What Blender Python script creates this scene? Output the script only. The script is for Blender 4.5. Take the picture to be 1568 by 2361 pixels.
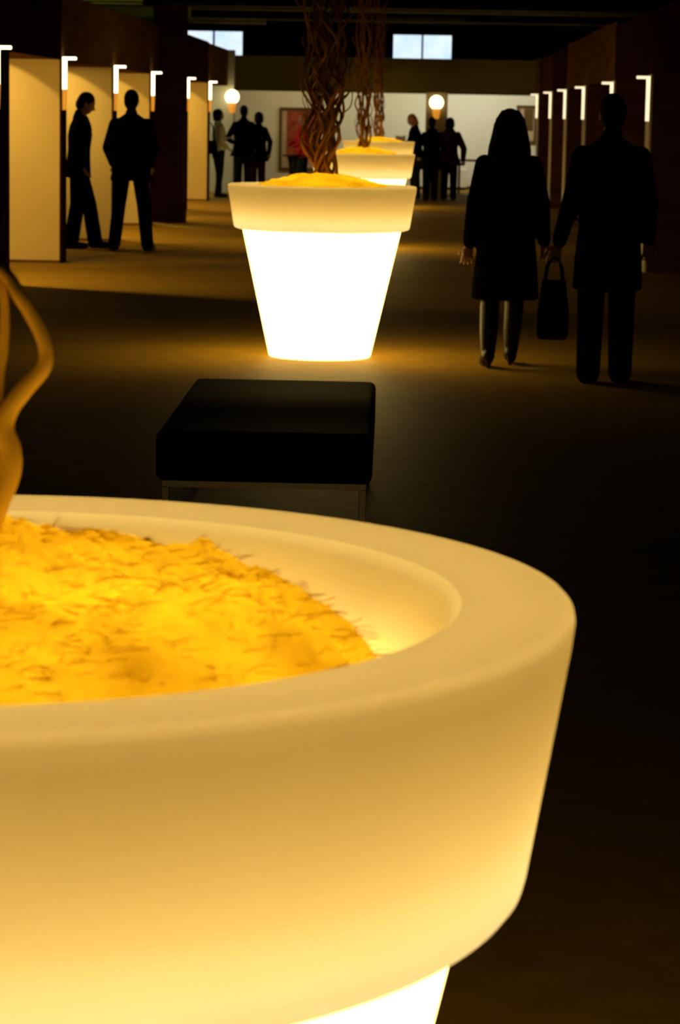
import bpy, bmesh, math, random
from mathutils import Vector, Matrix, noise as mnoise

# ------------------------------------------------------------------ scene, camera, world, exposure
sc = bpy.context.scene
for o in list(bpy.data.objects):
    bpy.data.objects.remove(o)
C = sc.collection
PI = math.pi
random.seed(7)

cam_d = bpy.data.cameras.new('camera')
cam = bpy.data.objects.new('camera', cam_d)
C.objects.link(cam)
sc.camera = cam
cam_d.sensor_fit = 'VERTICAL'
cam_d.sensor_height = 36.0
cam_d.sensor_width = 36.0
cam_d.lens = 5932.47 / 2361.0 * 36.0
cam_d.clip_end = 300
PITCH, YAW, ROLL = 0.15374, 0.0241, 0.01842
# looks along +Y, turned a little to the left, tilted down, slightly rolled
cam.matrix_world = (Matrix.Translation((0, 0, 1.65)) @ Matrix.Rotation(YAW, 4, 'Z')
                    @ Matrix.Rotation(PI / 2 - PITCH, 4, 'X') @ Matrix.Rotation(ROLL, 4, 'Z'))
cam_d.dof.use_dof = True
cam_d.dof.focus_distance = 6.2
cam_d.dof.aperture_fstop = (cam_d.lens / 1000.0) / 0.0078

world = bpy.data.worlds.new('daylight')
sc.world = world
world.use_nodes = True
bg = world.node_tree.nodes['Background']
bg.inputs['Color'].default_value = (0.80, 0.91, 1.0, 1)
bg.inputs['Strength'].default_value = 1.25

vs = sc.view_settings
vs.view_transform = 'Standard'
vs.look = 'None'
vs.gamma = 1.0
vs.use_curve_mapping = False
vs.exposure = 0.0
sc.cycles.max_bounces = 8
sc.cycles.diffuse_bounces = 4
sc.cycles.transmission_bounces = 6
sc.cycles.caustics_reflective = False
sc.cycles.caustics_refractive = False
sc.cycles.sample_clamp_indirect = 6.0
sc.cycles.use_denoising = True


# ------------------------------------------------------------------ materials
def new_mat(name):
    m = bpy.data.materials.new(name)
    m.use_nodes = True
    nt = m.node_tree
    for n in list(nt.nodes):
        nt.nodes.remove(n)
    out = nt.nodes.new('ShaderNodeOutputMaterial')
    return m, nt, out


def mottled(nt, c1, c2, scale, detail=4.0, stretch=None):
    tc = nt.nodes.new('ShaderNodeTexCoord')
    vec = tc.outputs['Object']
    if stretch:
        mp = nt.nodes.new('ShaderNodeMapping')
        mp.inputs['Scale'].default_value = stretch
        nt.links.new(vec, mp.inputs['Vector'])
        vec = mp.outputs['Vector']
    nz = nt.nodes.new('ShaderNodeTexNoise')
    nz.inputs['Scale'].default_value = scale
    nz.inputs['Detail'].default_value = detail
    nt.links.new(vec, nz.inputs['Vector'])
    rp = nt.nodes.new('ShaderNodeValToRGB')
    rp.color_ramp.elements[0].position = 0.3
    rp.color_ramp.elements[1].position = 0.7
    rp.color_ramp.elements[0].color = (*c1, 1)
    rp.color_ramp.elements[1].color = (*c2, 1)
    nt.links.new(nz.outputs['Fac'], rp.inputs['Fac'])
    return rp.outputs['Color'], nz.outputs['Fac']


def plain(name, col, rough=0.6, var=0.25, scale=6.0, bump=0.0, metallic=0.0, stretch=None, spec=0.3):
    m, nt, out = new_mat(name)
    b = nt.nodes.new('ShaderNodeBsdfPrincipled')
    c1 = tuple(c * (1 - var) for c in col)
    c2 = tuple(min(1, c * (1 + var)) for c in col)
    color, fac = mottled(nt, c1, c2, scale, stretch=stretch)
    nt.links.new(color, b.inputs['Base Color'])
    b.inputs['Roughness'].default_value = rough
    b.inputs['Metallic'].default_value = metallic
    b.inputs['Specular IOR Level'].default_value = spec
    if bump:
        bp = nt.nodes.new('ShaderNodeBump')
        bp.inputs['Strength'].default_value = bump
        bp.inputs['Distance'].default_value = 0.01
        nt.links.new(fac, bp.inputs['Height'])
        nt.links.new(bp.outputs['Normal'], b.inputs['Normal'])
    nt.links.new(b.outputs['BSDF'], out.inputs['Surface'])
    return m


def glow(name, col, strength, base=(0.8, 0.8, 0.75)):
    m, nt, out = new_mat(name)
    b = nt.nodes.new('ShaderNodeBsdfPrincipled')
    b.inputs['Base Color'].default_value = (*base, 1)
    b.inputs['Roughness'].default_value = 0.5
    b.inputs['Emission Color'].default_value = (*col, 1)
    b.inputs['Emission Strength'].default_value = strength
    nt.links.new(b.outputs['BSDF'], out.inputs['Surface'])
    return m


def translucent(name, tcol1, tcol2, dcol, mix, scale, rough_coat=0.0, detail=4.0):
    m, nt, out = new_mat(name)
    color, fac = mottled(nt, tcol1, tcol2, scale, detail)
    tr = nt.nodes.new('ShaderNodeBsdfTranslucent')
    nt.links.new(color, tr.inputs['Color'])
    df = nt.nodes.new('ShaderNodeBsdfDiffuse')
    df.inputs['Color'].default_value = (*dcol, 1)
    mx = nt.nodes.new('ShaderNodeMixShader')
    mx.inputs['Fac'].default_value = mix
    nt.links.new(df.outputs['BSDF'], mx.inputs[1])
    nt.links.new(tr.outputs['BSDF'], mx.inputs[2])
    last = mx.outputs['Shader']
    if rough_coat:
        gl = nt.nodes.new('ShaderNodeBsdfGlossy')
        gl.inputs['Roughness'].default_value = 0.35
        m2 = nt.nodes.new('ShaderNodeMixShader')
        m2.inputs['Fac'].default_value = rough_coat
        nt.links.new(last, m2.inputs[1])
        nt.links.new(gl.outputs['BSDF'], m2.inputs[2])
        last = m2.outputs['Shader']
    nt.links.new(last, out.inputs['Surface'])
    return m


M = {}
M['pot_body'] = glow('glowing_plastic', (1.0, 0.68, 0.20), 5.2, (0.9, 0.86, 0.75))
M['pot_rim'] = translucent('pot_rim_plastic', (0.335, 0.290, 0.132), (0.36, 0.311, 0.145), (0.63, 0.49, 0.13), 0.5, 3.0)
M['pot_bowl'] = translucent('pot_bowl_plastic', (0.52, 0.48, 0.22), (0.55, 0.51, 0.24), (0.66, 0.54, 0.20), 0.5, 3.0)
M['added_ring_light'] = glow('added_ring_light', (1.0, 0.92, 0.92), 30.0)
M['moss'] = translucent('wood_wool', (0.130, 0.074, 0.001), (0.25, 0.180, 0.006), (0.48, 0.30, 0.02), 0.6, 5.0, detail=8)
M['fibre'] = translucent('wood_wool_fibre', (0.80, 0.52, 0.06), (0.95, 0.66, 0.10), (0.95, 0.64, 0.09), 0.5, 20.0)
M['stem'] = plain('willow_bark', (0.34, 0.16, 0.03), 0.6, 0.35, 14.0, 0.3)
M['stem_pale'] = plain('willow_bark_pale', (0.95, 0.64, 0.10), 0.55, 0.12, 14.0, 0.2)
M['bench'] = plain('black_leather', (0.003, 0.0025, 0.0025), 0.7, 0.3, 30.0, 0.1, spec=0.06)
M['bench_metal'] = plain('brushed_steel', (0.14, 0.12, 0.09), 0.4, 0.1, 20.0, metallic=1.0)
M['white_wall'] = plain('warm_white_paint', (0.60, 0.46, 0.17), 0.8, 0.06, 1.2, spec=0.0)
M['end_wall'] = plain('gallery_white_paint', (0.78, 0.77, 0.70), 0.8, 0.04, 0.8)
M['brown'] = plain('brown_board', (0.16, 0.085, 0.025), 0.8, 0.25, 1.5, stretch=(1, 1, 4), spec=0.0)
M['dark_brown'] = plain('dark_brown_board', (0.035, 0.012, 0.006), 0.8, 0.25, 1.5, stretch=(1, 1, 4), spec=0.0)
M['red_brown'] = plain('red_brown_board', (0.085, 0.030, 0.012), 0.8, 0.25, 1.5, stretch=(1, 1, 4), spec=0.0)
M['olive'] = plain('olive_header_paint', (0.30, 0.25, 0.05), 0.8, 0.12, 0.8, spec=0.0)
M['olive_beam'] = plain('olive_beam_paint', (0.36, 0.36, 0.12), 0.7, 0.2, 2.0)
M['pale_post'] = plain('pale_corner_paint', (0.75, 0.70, 0.58), 0.7, 0.06, 3.0)
M['pale_pillar'] = plain('pale_pillar_paint', (0.50, 0.50, 0.34), 0.8, 0.06, 2.0)
M['dim_pillar'] = plain('ochre_pillar_paint', (0.22, 0.17, 0.07), 0.8, 0.1, 2.0)
M['black'] = plain('black_hall_paint', (0.006, 0.006, 0.007), 0.9, 0.3, 1.0, spec=0.05)
M['frame_black'] = plain('black_metal', (0.012, 0.012, 0.012), 0.5, 0.3, 10.0)
M['lamp_white'] = glow('lamp_tube_white', (1.0, 0.86, 0.56), 3.2)
M['lamp_dim'] = glow('lamp_tube_soft', (1.0, 0.80, 0.50), 1.3)
M['painted_amber_glow'] = glow('painted_amber_glow', (1.0, 0.36, 0.03), 0.6, (0.5, 0.25, 0.06))  # orange lamp glow on boards and pillars, put into an emissive colour
M['globe'] = glow('lamp_globe', (1.0, 0.80, 0.46), 3.5)
M['cloth_black'] = plain('black_cloth', (0.003, 0.003, 0.0035), 0.9, 0.4, 25.0, spec=0.0)
M['cloth_navy'] = plain('navy_cloth', (0.003, 0.0032, 0.005), 0.9, 0.4, 25.0, spec=0.0)
M['cloth_jeans'] = plain('dark_denim', (0.012, 0.016, 0.020), 0.9, 0.4, 25.0, spec=0.05)
M['cloth_maroon'] = plain('maroon_cloth', (0.030, 0.004, 0.005), 0.9, 0.4, 25.0, spec=0.05)
M['cloth_red'] = plain('red_cloth', (0.55, 0.02, 0.015), 0.85, 0.3, 20.0)
M['cloth_white'] = plain('pale_blue_cloth', (0.60, 0.66, 0.62), 0.85, 0.12, 20.0)
M['shoe'] = plain('black_shoe', (0.010, 0.008, 0.007), 0.4, 0.3, 20.0)
M['boot'] = plain('brown_boot', (0.012, 0.007, 0.004), 0.4, 0.3, 20.0)
M['skin'] = plain('skin', (0.42, 0.24, 0.15), 0.55, 0.08, 12.0)
M['hair_dark'] = plain('dark_hair', (0.006, 0.004, 0.003), 0.8, 0.4, 40.0, spec=0.05)
M['hair_auburn'] = plain('auburn_hair', (0.40, 0.13, 0.025), 0.55, 0.3, 40.0)
M['eye'] = plain('eye_white', (0.6, 0.6, 0.58), 0.3, 0.05, 5.0)
M['paper'] = plain('white_paper', (0.85, 0.83, 0.78), 0.8, 0.03, 5.0)
M['sheet'] = translucent('thin_paper', (0.85, 0.84, 0.8), (0.9, 0.88, 0.85), (0.85, 0.84, 0.8), 0.5, 5.0)
M['print_red'] = plain('poster_print', (0.30, 0.055, 0.02), 0.6, 0.7, 4.0)
M['print_pale'] = plain('poster_border', (0.50, 0.36, 0.26), 0.7, 0.15, 4.0)
M['wood_frame'] = plain('brown_wood_frame', (0.10, 0.055, 0.012), 0.5, 0.25, 5.0)

# polished concrete floor
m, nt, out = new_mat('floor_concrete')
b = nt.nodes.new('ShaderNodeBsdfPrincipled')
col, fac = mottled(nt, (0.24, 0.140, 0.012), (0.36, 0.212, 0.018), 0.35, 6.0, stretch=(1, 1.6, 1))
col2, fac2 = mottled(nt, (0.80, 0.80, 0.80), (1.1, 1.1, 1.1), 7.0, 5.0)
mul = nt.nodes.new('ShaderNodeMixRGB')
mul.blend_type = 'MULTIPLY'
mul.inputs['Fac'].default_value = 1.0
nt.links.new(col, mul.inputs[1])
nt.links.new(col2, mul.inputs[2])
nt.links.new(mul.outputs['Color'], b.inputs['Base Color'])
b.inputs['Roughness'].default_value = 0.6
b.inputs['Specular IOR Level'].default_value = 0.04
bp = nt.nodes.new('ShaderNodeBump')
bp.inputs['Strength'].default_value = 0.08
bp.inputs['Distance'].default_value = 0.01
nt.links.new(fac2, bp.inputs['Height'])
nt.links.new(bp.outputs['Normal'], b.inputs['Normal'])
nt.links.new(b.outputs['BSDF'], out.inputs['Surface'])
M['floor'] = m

# window glass: clear, faintly tinted
m, nt, out = new_mat('window_glass')
tb = nt.nodes.new('ShaderNodeBsdfTransparent')
color, fac = mottled(nt, (0.86, 0.92, 0.98), (1.0, 1.0, 1.0), 2.2)
nt.links.new(color, tb.inputs['Color'])
gb = nt.nodes.new('ShaderNodeBsdfGlossy')
gb.inputs['Roughness'].default_value = 0.05
ms = nt.nodes.new('ShaderNodeMixShader')
ms.inputs['Fac'].default_value = 0.04
nt.links.new(tb.outputs['BSDF'], ms.inputs[1])
nt.links.new(gb.outputs['BSDF'], ms.inputs[2])
nt.links.new(ms.outputs['Shader'], out.inputs['Surface'])
M['glass'] = m


# ------------------------------------------------------------------ helpers
def link(name, me, mat, parent=None, smooth=False):
    o = bpy.data.objects.new(name, me)
    C.objects.link(o)
    if mat is not None and not me.materials:
        me.materials.append(M[mat] if isinstance(mat, str) else mat)
    if smooth:
        for p in me.polygons:
            p.use_smooth = True
    if parent:
        o.parent = parent
    return o


def obj(name, bm, mat, parent=None, smooth=False):
    me = bpy.data.meshes.new(name)
    bmesh.ops.recalc_face_normals(bm, faces=bm.faces[:])
    bm.to_mesh(me)
    bm.free()
    return link(name, me, mat, parent, smooth)


def tag(o, label, cat, group=None, kind=None):
    o['label'] = label
    o['category'] = cat
    if group:
        o['group'] = group
    if kind:
        o['kind'] = kind
    return o


def thing(name, label, cat, loc=(0, 0, 0), rotz=0.0, group=None):
    o = bpy.data.objects.new(name, None)
    C.objects.link(o)
    o.location = loc
    o.rotation_euler = (0, 0, rotz)
    o.empty_display_size = 0.2
    return tag(o, label, cat, group)


def struct(name, bm, mat, label=None, cat=None, parent=None):
    o = obj(name, bm, mat, parent)
    if parent is None:
        o['kind'] = 'structure'
        if label:
            o['label'] = label
            o['category'] = cat
    return o


def box(bm, x0, x1, y0, y1, z0, z1, bev=0.0):
    vs_ = [bm.verts.new((x, y, z)) for z in (z0, z1) for y in (y0, y1) for x in (x0, x1)]
    idx = [(0, 2, 3, 1), (4, 5, 7, 6), (0, 1, 5, 4), (2, 6, 7, 3), (0, 4, 6, 2), (1, 3, 7, 5)]
    fs = [bm.faces.new([vs_[i] for i in f]) for f in idx]
    if bev:
        ed = list({e for f in fs for e in f.edges})
        bmesh.ops.bevel(bm, geom=ed, offset=bev, segments=3, profile=0.5, affect='EDGES')
    return bm


def nbox(*a, **k):
    return box(bmesh.new(), *a, **k)


def lathe(profile, seg=96, close_bottom=False, close_top=False):
    bm = bmesh.new()
    rings = []
    for r, z in profile:
        rings.append([bm.verts.new((r * math.cos(2 * PI * i / seg), r * math.sin(2 * PI * i / seg), z)) for i in range(seg)])
    for a, b_ in zip(rings, rings[1:]):
        for i in range(seg):
            j = (i + 1) % seg
            bm.faces.new((a[i], a[j], b_[j], b_[i]))
    if close_bottom:
        bm.faces.new(rings[0][::-1])
    if close_top:
        bm.faces.new(rings[-1])
    return bm


def tube(bm, pts, radii, seg=8, caps=True):
    pts = [Vector(p) for p in pts]
    n = len(pts)
    if not hasattr(radii, '__len__'):
        radii = [radii] * n
    prev = None
    rings = []
    for i, p in enumerate(pts):
        t = (pts[min(i + 1, n - 1)] - pts[max(i - 1, 0)])
        if t.length < 1e-9:
            t = Vector((0, 0, 1))
        t.normalize()
        if prev is None:
            a = Vector((1, 0, 0)) if abs(t.x) < 0.9 else Vector((0, 1, 0))
            u = (a - t * a.dot(t)).normalized()
        else:
            u = (prev - t * prev.dot(t)).normalized()
        prev = u
        w = t.cross(u)
        rings.append([bm.verts.new(p + (u * math.cos(2 * PI * k / seg) + w * math.sin(2 * PI * k / seg)) * radii[i]) for k in range(seg)])
    for a, b_ in zip(rings, rings[1:]):
        for k in range(seg):
            j = (k + 1) % seg
            bm.faces.new((a[k], a[j], b_[j], b_[k]))
    if caps:
        bm.faces.new(rings[0][::-1])
        bm.faces.new(rings[-1])
    return bm


def spline(pts, n=6):
    P = [Vector(p) for p in pts]
    P = [2 * P[0] - P[1]] + P + [2 * P[-1] - P[-2]]
    res = []
    for i in range(1, len(P) - 2):
        for k in range(n):
            t = k / n
            a, b_, c, d = P[i - 1], P[i], P[i + 1], P[i + 2]
            res.append(0.5 * (2 * b_ + (c - a) * t + (2 * a - 5 * b_ + 4 * c - d) * t * t + (3 * b_ - a - 3 * c + d) * t ** 3))
    res.append(P[-2])
    return res


# ------------------------------------------------------------------ room shell
XL, XR = -3.72, 2.58           # the two faces of the aisle
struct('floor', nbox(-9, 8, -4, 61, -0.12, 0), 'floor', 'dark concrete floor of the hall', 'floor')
struct('ceiling', nbox(-9, 8, -4, 61, 4.6, 4.8), 'black', 'black ceiling of the hall', 'ceiling')
struct('wall_left', nbox(-9.2, -8.8, -4.2, 61, -0.1, 4.8), 'black')
struct('wall_right', nbox(7.8, 8.2, -4.2, 61, -0.1, 4.8), 'black')
struct('wall_front', nbox(-9.2, 8.2, -4.3, -3.9, -0.1, 4.8), 'black')
# end wall of the hall, built around the two window openings
WIN = [(-5.24, -3.86, 2.86, 3.49), (-0.45, 0.945, 2.86, 3.485)]
xs = [-9.2, WIN[0][0], WIN[0][1], WIN[1][0], WIN[1][1], 8.2]
bm = bmesh.new()
for i in range(5):
    if i in (1, 3):
        w = WIN[i // 2]
        box(bm, xs[i], xs[i + 1], 60, 60.3, -0.1, w[2])
        box(bm, xs[i], xs[i + 1], 60, 60.3, w[3], 4.8)
    else:
        box(bm, xs[i], xs[i + 1], 60, 60.3, -0.1, 4.8)
struct('wall_back', bm, 'black')
for k, (x0, x1, z0, z1) in enumerate(WIN):
    fr = bmesh.new()
    t = 0.03
    box(fr, x0, x1, 60.02, 60.1, z0, z0 + t)
    box(fr, x0, x1, 60.02, 60.1, z1 - t, z1)
    box(fr, x0, x0 + t, 60.02, 60.1, z0 + t, z1 - t)
    box(fr, x1 - t, x1, 60.02, 60.1, z0 + t, z1 - t)
    xm = (x0 + x1) / 2
    box(fr, xm - 0.022, xm + 0.022, 60.02, 60.1, z0 + t, z1 - t)
    w = struct('window_%d' % (k + 1), fr, 'frame_black', 'two-pane high window full of daylight ' + ('beside the right aisle pillar' if k else 'above the tall dark panel'), 'window')
    for a, b_ in ((x0 + t, xm - 0.022), (xm + 0.022, x1 - t)):
        obj('pane', nbox(a, b_, 60.055, 60.061, z0 + t, z1 - t), 'glass', w)

# left row of bays: partitions across the aisle side, header boards above
LEFT_Y = [23.68, 27.70, 32.55, 37.25, 43.15, 47.95]
for k, y in enumerate(LEFT_Y):
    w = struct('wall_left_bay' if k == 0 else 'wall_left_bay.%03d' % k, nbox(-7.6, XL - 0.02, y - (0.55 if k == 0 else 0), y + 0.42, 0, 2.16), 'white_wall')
    obj('end_board', nbox(XL - 0.02, XL, y - (0.55 if k == 0 else 0), y + 0.42, 0, 2.16), 'dark_brown', w)
    obj('skirting', nbox(-7.6, XL - 0.02, y - (0.562 if k == 0 else 0.012), y - (0.55 if k == 0 else 0), 0, 0.03), 'brown', w)
hd = struct('trim_1', nbox(-8.8, XL - 0.02, 20.2, 54.0, 2.16, 2.62), 'brown', 'brown header of the left bays', 'header')
bounds = [20.2] + LEFT_Y[1:] + [54.0]
tops = [2.84, 2.86, 2.88, 2.88, 2.90, 2.88]
for k in range(len(bounds) - 1):
    obj('header_board', nbox(XL - 0.02, XL, bounds[k] + 0.006, bounds[k + 1] - 0.006, 2.16, tops[k]), 'dark_brown' if k in (0, 4) else 'brown', hd)
    obj('header_end', nbox(-8.8, XL - 0.02, bounds[k], bounds[k] + 0.03, 2.62, tops[k]), 'dark_brown', hd)
struct('wall_left_back', nbox(-7.75, -7.6, 20.2, 54.0, 0, 2.16), 'dark_brown')
# tall dark panel standing forward of the left row
w = struct('trim_2', nbox(-3.80, -3.31, 38.40, 38.62, 0, 3.22), 'dark_brown', 'tall dark brown closed panel between the left bays', 'panel')
obj('skirting', nbox(-3.80, -3.30, 38.38, 38.40, 0, 0.05), 'dark_brown', w)

# right row of bays
RIGHT_Y = [28.1, 33.2, 38.6, 43.2, 47.7, 52.7]
for k, y in enumerate(RIGHT_Y):
    w = struct('wall_right_bay' if k == 0 else 'wall_right_bay.%03d' % k, nbox(XR + 0.02, 6.6, y, y + 0.5, 0, 2.12), 'red_brown')
    obj('end_board', nbox(XR, XR + 0.02, y, y + 0.5, 0, 2.12), 'pale_post', w)
hd = struct('trim_3', nbox(XR + 0.02, 7.8, 22.0, 54.0, 2.12, 2.60), 'red_brown', 'dark brown header of the right bays', 'header')
bounds = [22.0] + RIGHT_Y + [54.0]
tops = [2.80, 2.80, 2.86, 2.84, 2.80, 2.78, 2.82]
for k in range(len(bounds) - 1):
    obj('header_board', nbox(XR, XR + 0.02, bounds[k] + 0.006, bounds[k + 1] - 0.006, 2.12, tops[k]), 'dark_brown' if k in (0, 1, 4) else ('brown' if k in (2, 3, 6) else 'red_brown'), hd)
struct('wall_right_back', nbox(6.6, 6.75, 22.0, 54.0, 0, 2.12), 'dark_brown')

# gallery at the end of the aisle
struct('trim_4', nbox(-8.8, 7.8, 56.0, 56.12, 2.095, 2.84), 'olive', 'olive header across the end gallery', 'header')
struct('wall_gallery', nbox(-8.8, 7.8, 58.8, 58.95, 0, 2.84), 'end_wall', 'white lit end wall of the gallery', 'wall')
struct('trim_5', nbox(-8.8, 7.8, 56.12, 58.8, 2.80, 2.84), 'olive')
struct('baseboard_back', nbox(-8.8, 7.8, 58.77, 58.8, 0, 0.06), 'brown')
# pillars carrying the globe lamps
struct('pillar', nbox(-4.45, -3.60, 53.02, 53.4, 0, 2.88), 'pale_pillar', 'pale square pillar at the end of the left bays', 'pillar')
struct('pillar.001', nbox(0.32, 0.76, 53.02, 53.4, 0, 2.10), 'dim_pillar', 'ochre square pillar in the middle of the gallery entrance', 'pillar')

# beams and pipes under the black ceiling
for k, (x0, x1, y, z0, z1) in enumerate([(-8.8, -4.55, 44.0, 3.40, 3.58), (-8.8, -3.95, 46.5, 3.27, 3.46), (-8.8, -2.8, 50.0, 3.31, 3.40),
                                         (-8.8, 7.8, 53.5, 3.70, 3.78), (-8.8, 7.8, 57.0, 3.62, 3.66), (-0.6, 1.2, 57.6, 3.68, 3.76)]):
    bm = bmesh.new()
    box(bm, x0, x1, y, y + 0.25, z0, z0 + 0.02)
    box(bm, x0, x1, y, y + 0.25, z1 - 0.02, z1)
    box(bm, x0, x1, y + 0.11, y + 0.14, z0 + 0.02, z1 - 0.02)
    struct('trim_%d' % (6 + k), bm, 'olive_beam', 'olive ceiling beam', 'beam')


# ------------------------------------------------------------------ lamps
def add_light(name, kind, loc, energy, color, parent=None, **kw):
    d = bpy.data.lights.new(name, kind)
    d.energy = energy
    d.color = color
    for k, v in kw.items():
        setattr(d, k, v)
    o = bpy.data.objects.new(name, d)
    C.objects.link(o)
    o.location = loc
    if parent:
        o.parent = parent
    return o


def aim(o, target):
    o.rotation_euler = (Vector(target) - o.location).to_track_quat('-Z', 'Y').to_euler()


def bay_lamp(x, y, side, amber, label, group, lz, lit, rad):
    """lamp with an arm reaching out over the aisle and a glowing tube down the partition end"""
    s = side
    t = thing('wall_lamp', label, 'lamp', (x, y, lz), 0, group)
    bm = bmesh.new()
    box(bm, min(0, s * 0.006), max(0, s * 0.006), -0.05, 0.05, -0.56, 0.0, 0.004)
    obj('back_plate', bm, 'pale_post', t)
    a = bmesh.new()
    box(a, min(s * 0.006, s * 0.15), max(s * 0.006, s * 0.15), -0.035, 0.035, -0.03, 0.0, 0.006)
    obj('arm', a, lit, t)
    tb_ = bmesh.new()
    tube(tb_, [(s * 0.024, 0, -0.035), (s * 0.024, 0, -0.34 if amber else -0.48)], rad, 12)
    obj('tube', tb_, lit, t, True)
    if amber:
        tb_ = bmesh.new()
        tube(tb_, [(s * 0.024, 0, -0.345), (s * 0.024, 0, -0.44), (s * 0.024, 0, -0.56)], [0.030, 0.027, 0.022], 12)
        obj('amber_glow_shape', tb_, 'painted_amber_glow', t, True)  # lamp light fading down the end board, built as a glowing shape
    return t


PLACE_L = ['the pale partition nearest the huge pot', 'the pale partition in front of the slim man', 'the pale partition behind the two men', 'the last pale partition before the tall dark panel',
           'the pale partition right behind the tall dark panel', 'the pale partition nearest the pale pillar']
PLACE_R = ['the dark partition farthest from the lit end wall', 'the fifth dark partition from the lit end wall', 'the fourth dark partition from the lit end wall', 'the third dark partition from the lit end wall',
           'the second dark partition from the lit end wall', 'the dark partition nearest the lit end wall']
for k, y in enumerate(LEFT_Y):
    bay_lamp(XL, y + (0.06 if k else -0.45), 1, True, 'slim tube lamp with its amber glow modelled below on ' + PLACE_L[k], 'tube lamps along the pale partitions', 2.19, 'lamp_white', 0.027)
for k, y in enumerate(RIGHT_Y):
    bay_lamp(XR, y + 0.06, -1, False, 'slim white tube lamp on ' + PLACE_R[k], 'tube lamps along the dark partitions', 2.105, 'lamp_dim', 0.020)

# unseen spotlights added under the left bays' ceiling to light the next partition
for k, y in enumerate(LEFT_Y + [53.02]):
    if k == 0:
        continue
    yy, en = (y - 3.05, 270) if k != 2 else (y - 1.35, 80)
    if k == 6:
        yy, en = 51.2, 110
    t = thing('added_can_spot', 'unseen added can spotlight facing ' + (PLACE_L + ['the pale pillar beyond the bays'])[k], 'spotlight', (-4.75, yy, 2.16), 0, 'added can spotlights in the pale bays')
    bm = lathe([(0.02, 0.0), (0.15, -0.005), (0.16, -0.08), (0.15, -0.08), (0.14, -0.02)], 28)
    obj('can', bm, 'frame_black', t, True)
    l = add_light('added_light', 'SPOT', (0, 0.0, -0.09), en, (1.0, 0.66, 0.20) if k < 6 else (1.0, 0.86, 0.52), t, spot_size=math.radians(160), spot_blend=0.2, shadow_soft_size=0.14)
    l.rotation_euler = (math.radians(20), 0, math.radians(-30))

# unseen swivel spots added close to each pale partition to light it
for k, y in enumerate(LEFT_Y):
    if k == 0:
        continue
    t = thing('added_swivel_spot', 'unseen added swivel spotlight close to ' + PLACE_L[k], 'spotlight', (-4.62, y - 0.90, 2.16), 0, 'added swivel spotlights in the pale bays')
    bm = bmesh.new()
    tube(bm, [(0, 0, 0), (0, 0, -0.03)], 0.012, 8)
    obj('stem', bm, 'frame_black', t, True)
    bm = bmesh.new()
    tube(bm, [(0, -0.035, -0.01), (0, 0.018, -0.055)], 0.022, 12)
    obj('head', bm, 'frame_black', t, True)
    l = add_light('added_light', 'SPOT', (0, 0.025, -0.062), 42, (1.0, 0.66, 0.22), t, spot_size=math.radians(100), spot_blend=0.10, shadow_soft_size=0.02)
    l.rotation_euler = (math.radians(45), 0, 0)

# globe lamps on the two pillars
for k, (x, y, z) in enumerate([(-3.62, 52.86, 1.94), (0.53, 52.86, 1.90)]):
    t = thing('globe_lamp', 'glowing globe lamp on the ' + ('ochre' if k else 'pale') + ' pillar', 'lamp', (x, y, z), 0, 'globe lamps on the pillars')
    bm = bmesh.new()
    bmesh.ops.create_uvsphere(bm, u_segments=24, v_segments=14, radius=0.145)
    obj('globe', bm, 'globe', t, True)
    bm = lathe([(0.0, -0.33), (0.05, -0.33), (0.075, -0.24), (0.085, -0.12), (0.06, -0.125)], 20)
    obj('pillar_glow_shape', bm, 'painted_amber_glow', t, True)  # reflection of the globe on the pillar, built as a glowing shape
    bm = bmesh.new()
    tube(bm, [(0, 0.16, -0.28), (0, 0.06, -0.30), (0, 0.0, -0.33)], 0.014, 8)
    obj('bracket', bm, 'frame_black', t, True)

# unseen area lights added behind the gallery header to brighten the end wall
for k, (x, en, colr) in enumerate([(-2.8, 18, (1.0, 0.74, 0.30)), (-0.7, 24, (1.0, 0.88, 0.52)), (1.3, 45, (1.0, 0.96, 0.72)), (3.4, 24, (1.0, 0.90, 0.58))]):
    t = thing('added_wall_light', 'unseen added wall light behind the olive header, ' + ['above the red poster', 'left of the ochre pillar', 'above the low white plinth', 'beyond the right bays'][k], 'lamp', (x, 57.0, 2.72), 0, 'added wall lights of the gallery')
    obj('housing', nbox(-0.8, 0.8, -0.06, 0.06, 0.0, 0.08), 'pale_post', t)
    l = add_light('added_area_light', 'AREA', (0, 0, -0.01), en, colr, t, shape='RECTANGLE', size=1.6, size_y=0.12)
    l.rotation_euler = (math.radians(38), 0, 0)
# unseen light added on the left bays' roof to brighten the ceiling beams
t = thing('added_beam_light', 'unseen added light on top of the left header', 'lamp', (-5.4, 42.0, 2.62), 0)
obj('added_light_body', nbox(-0.08, 0.08, -0.06, 0.06, 0.0, 0.10, bev=0.01), 'frame_black', t)
l = add_light('added_light', 'POINT', (0, 0, 0.22), 22, (0.85, 0.80, 0.20), t, shadow_soft_size=0.05)


# ------------------------------------------------------------------ glowing pots
H1, H2 = 0.868, 1.166
R1, R2, R3, R4, RI = 0.642, 0.600, 0.542, 0.351, 0.517


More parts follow.
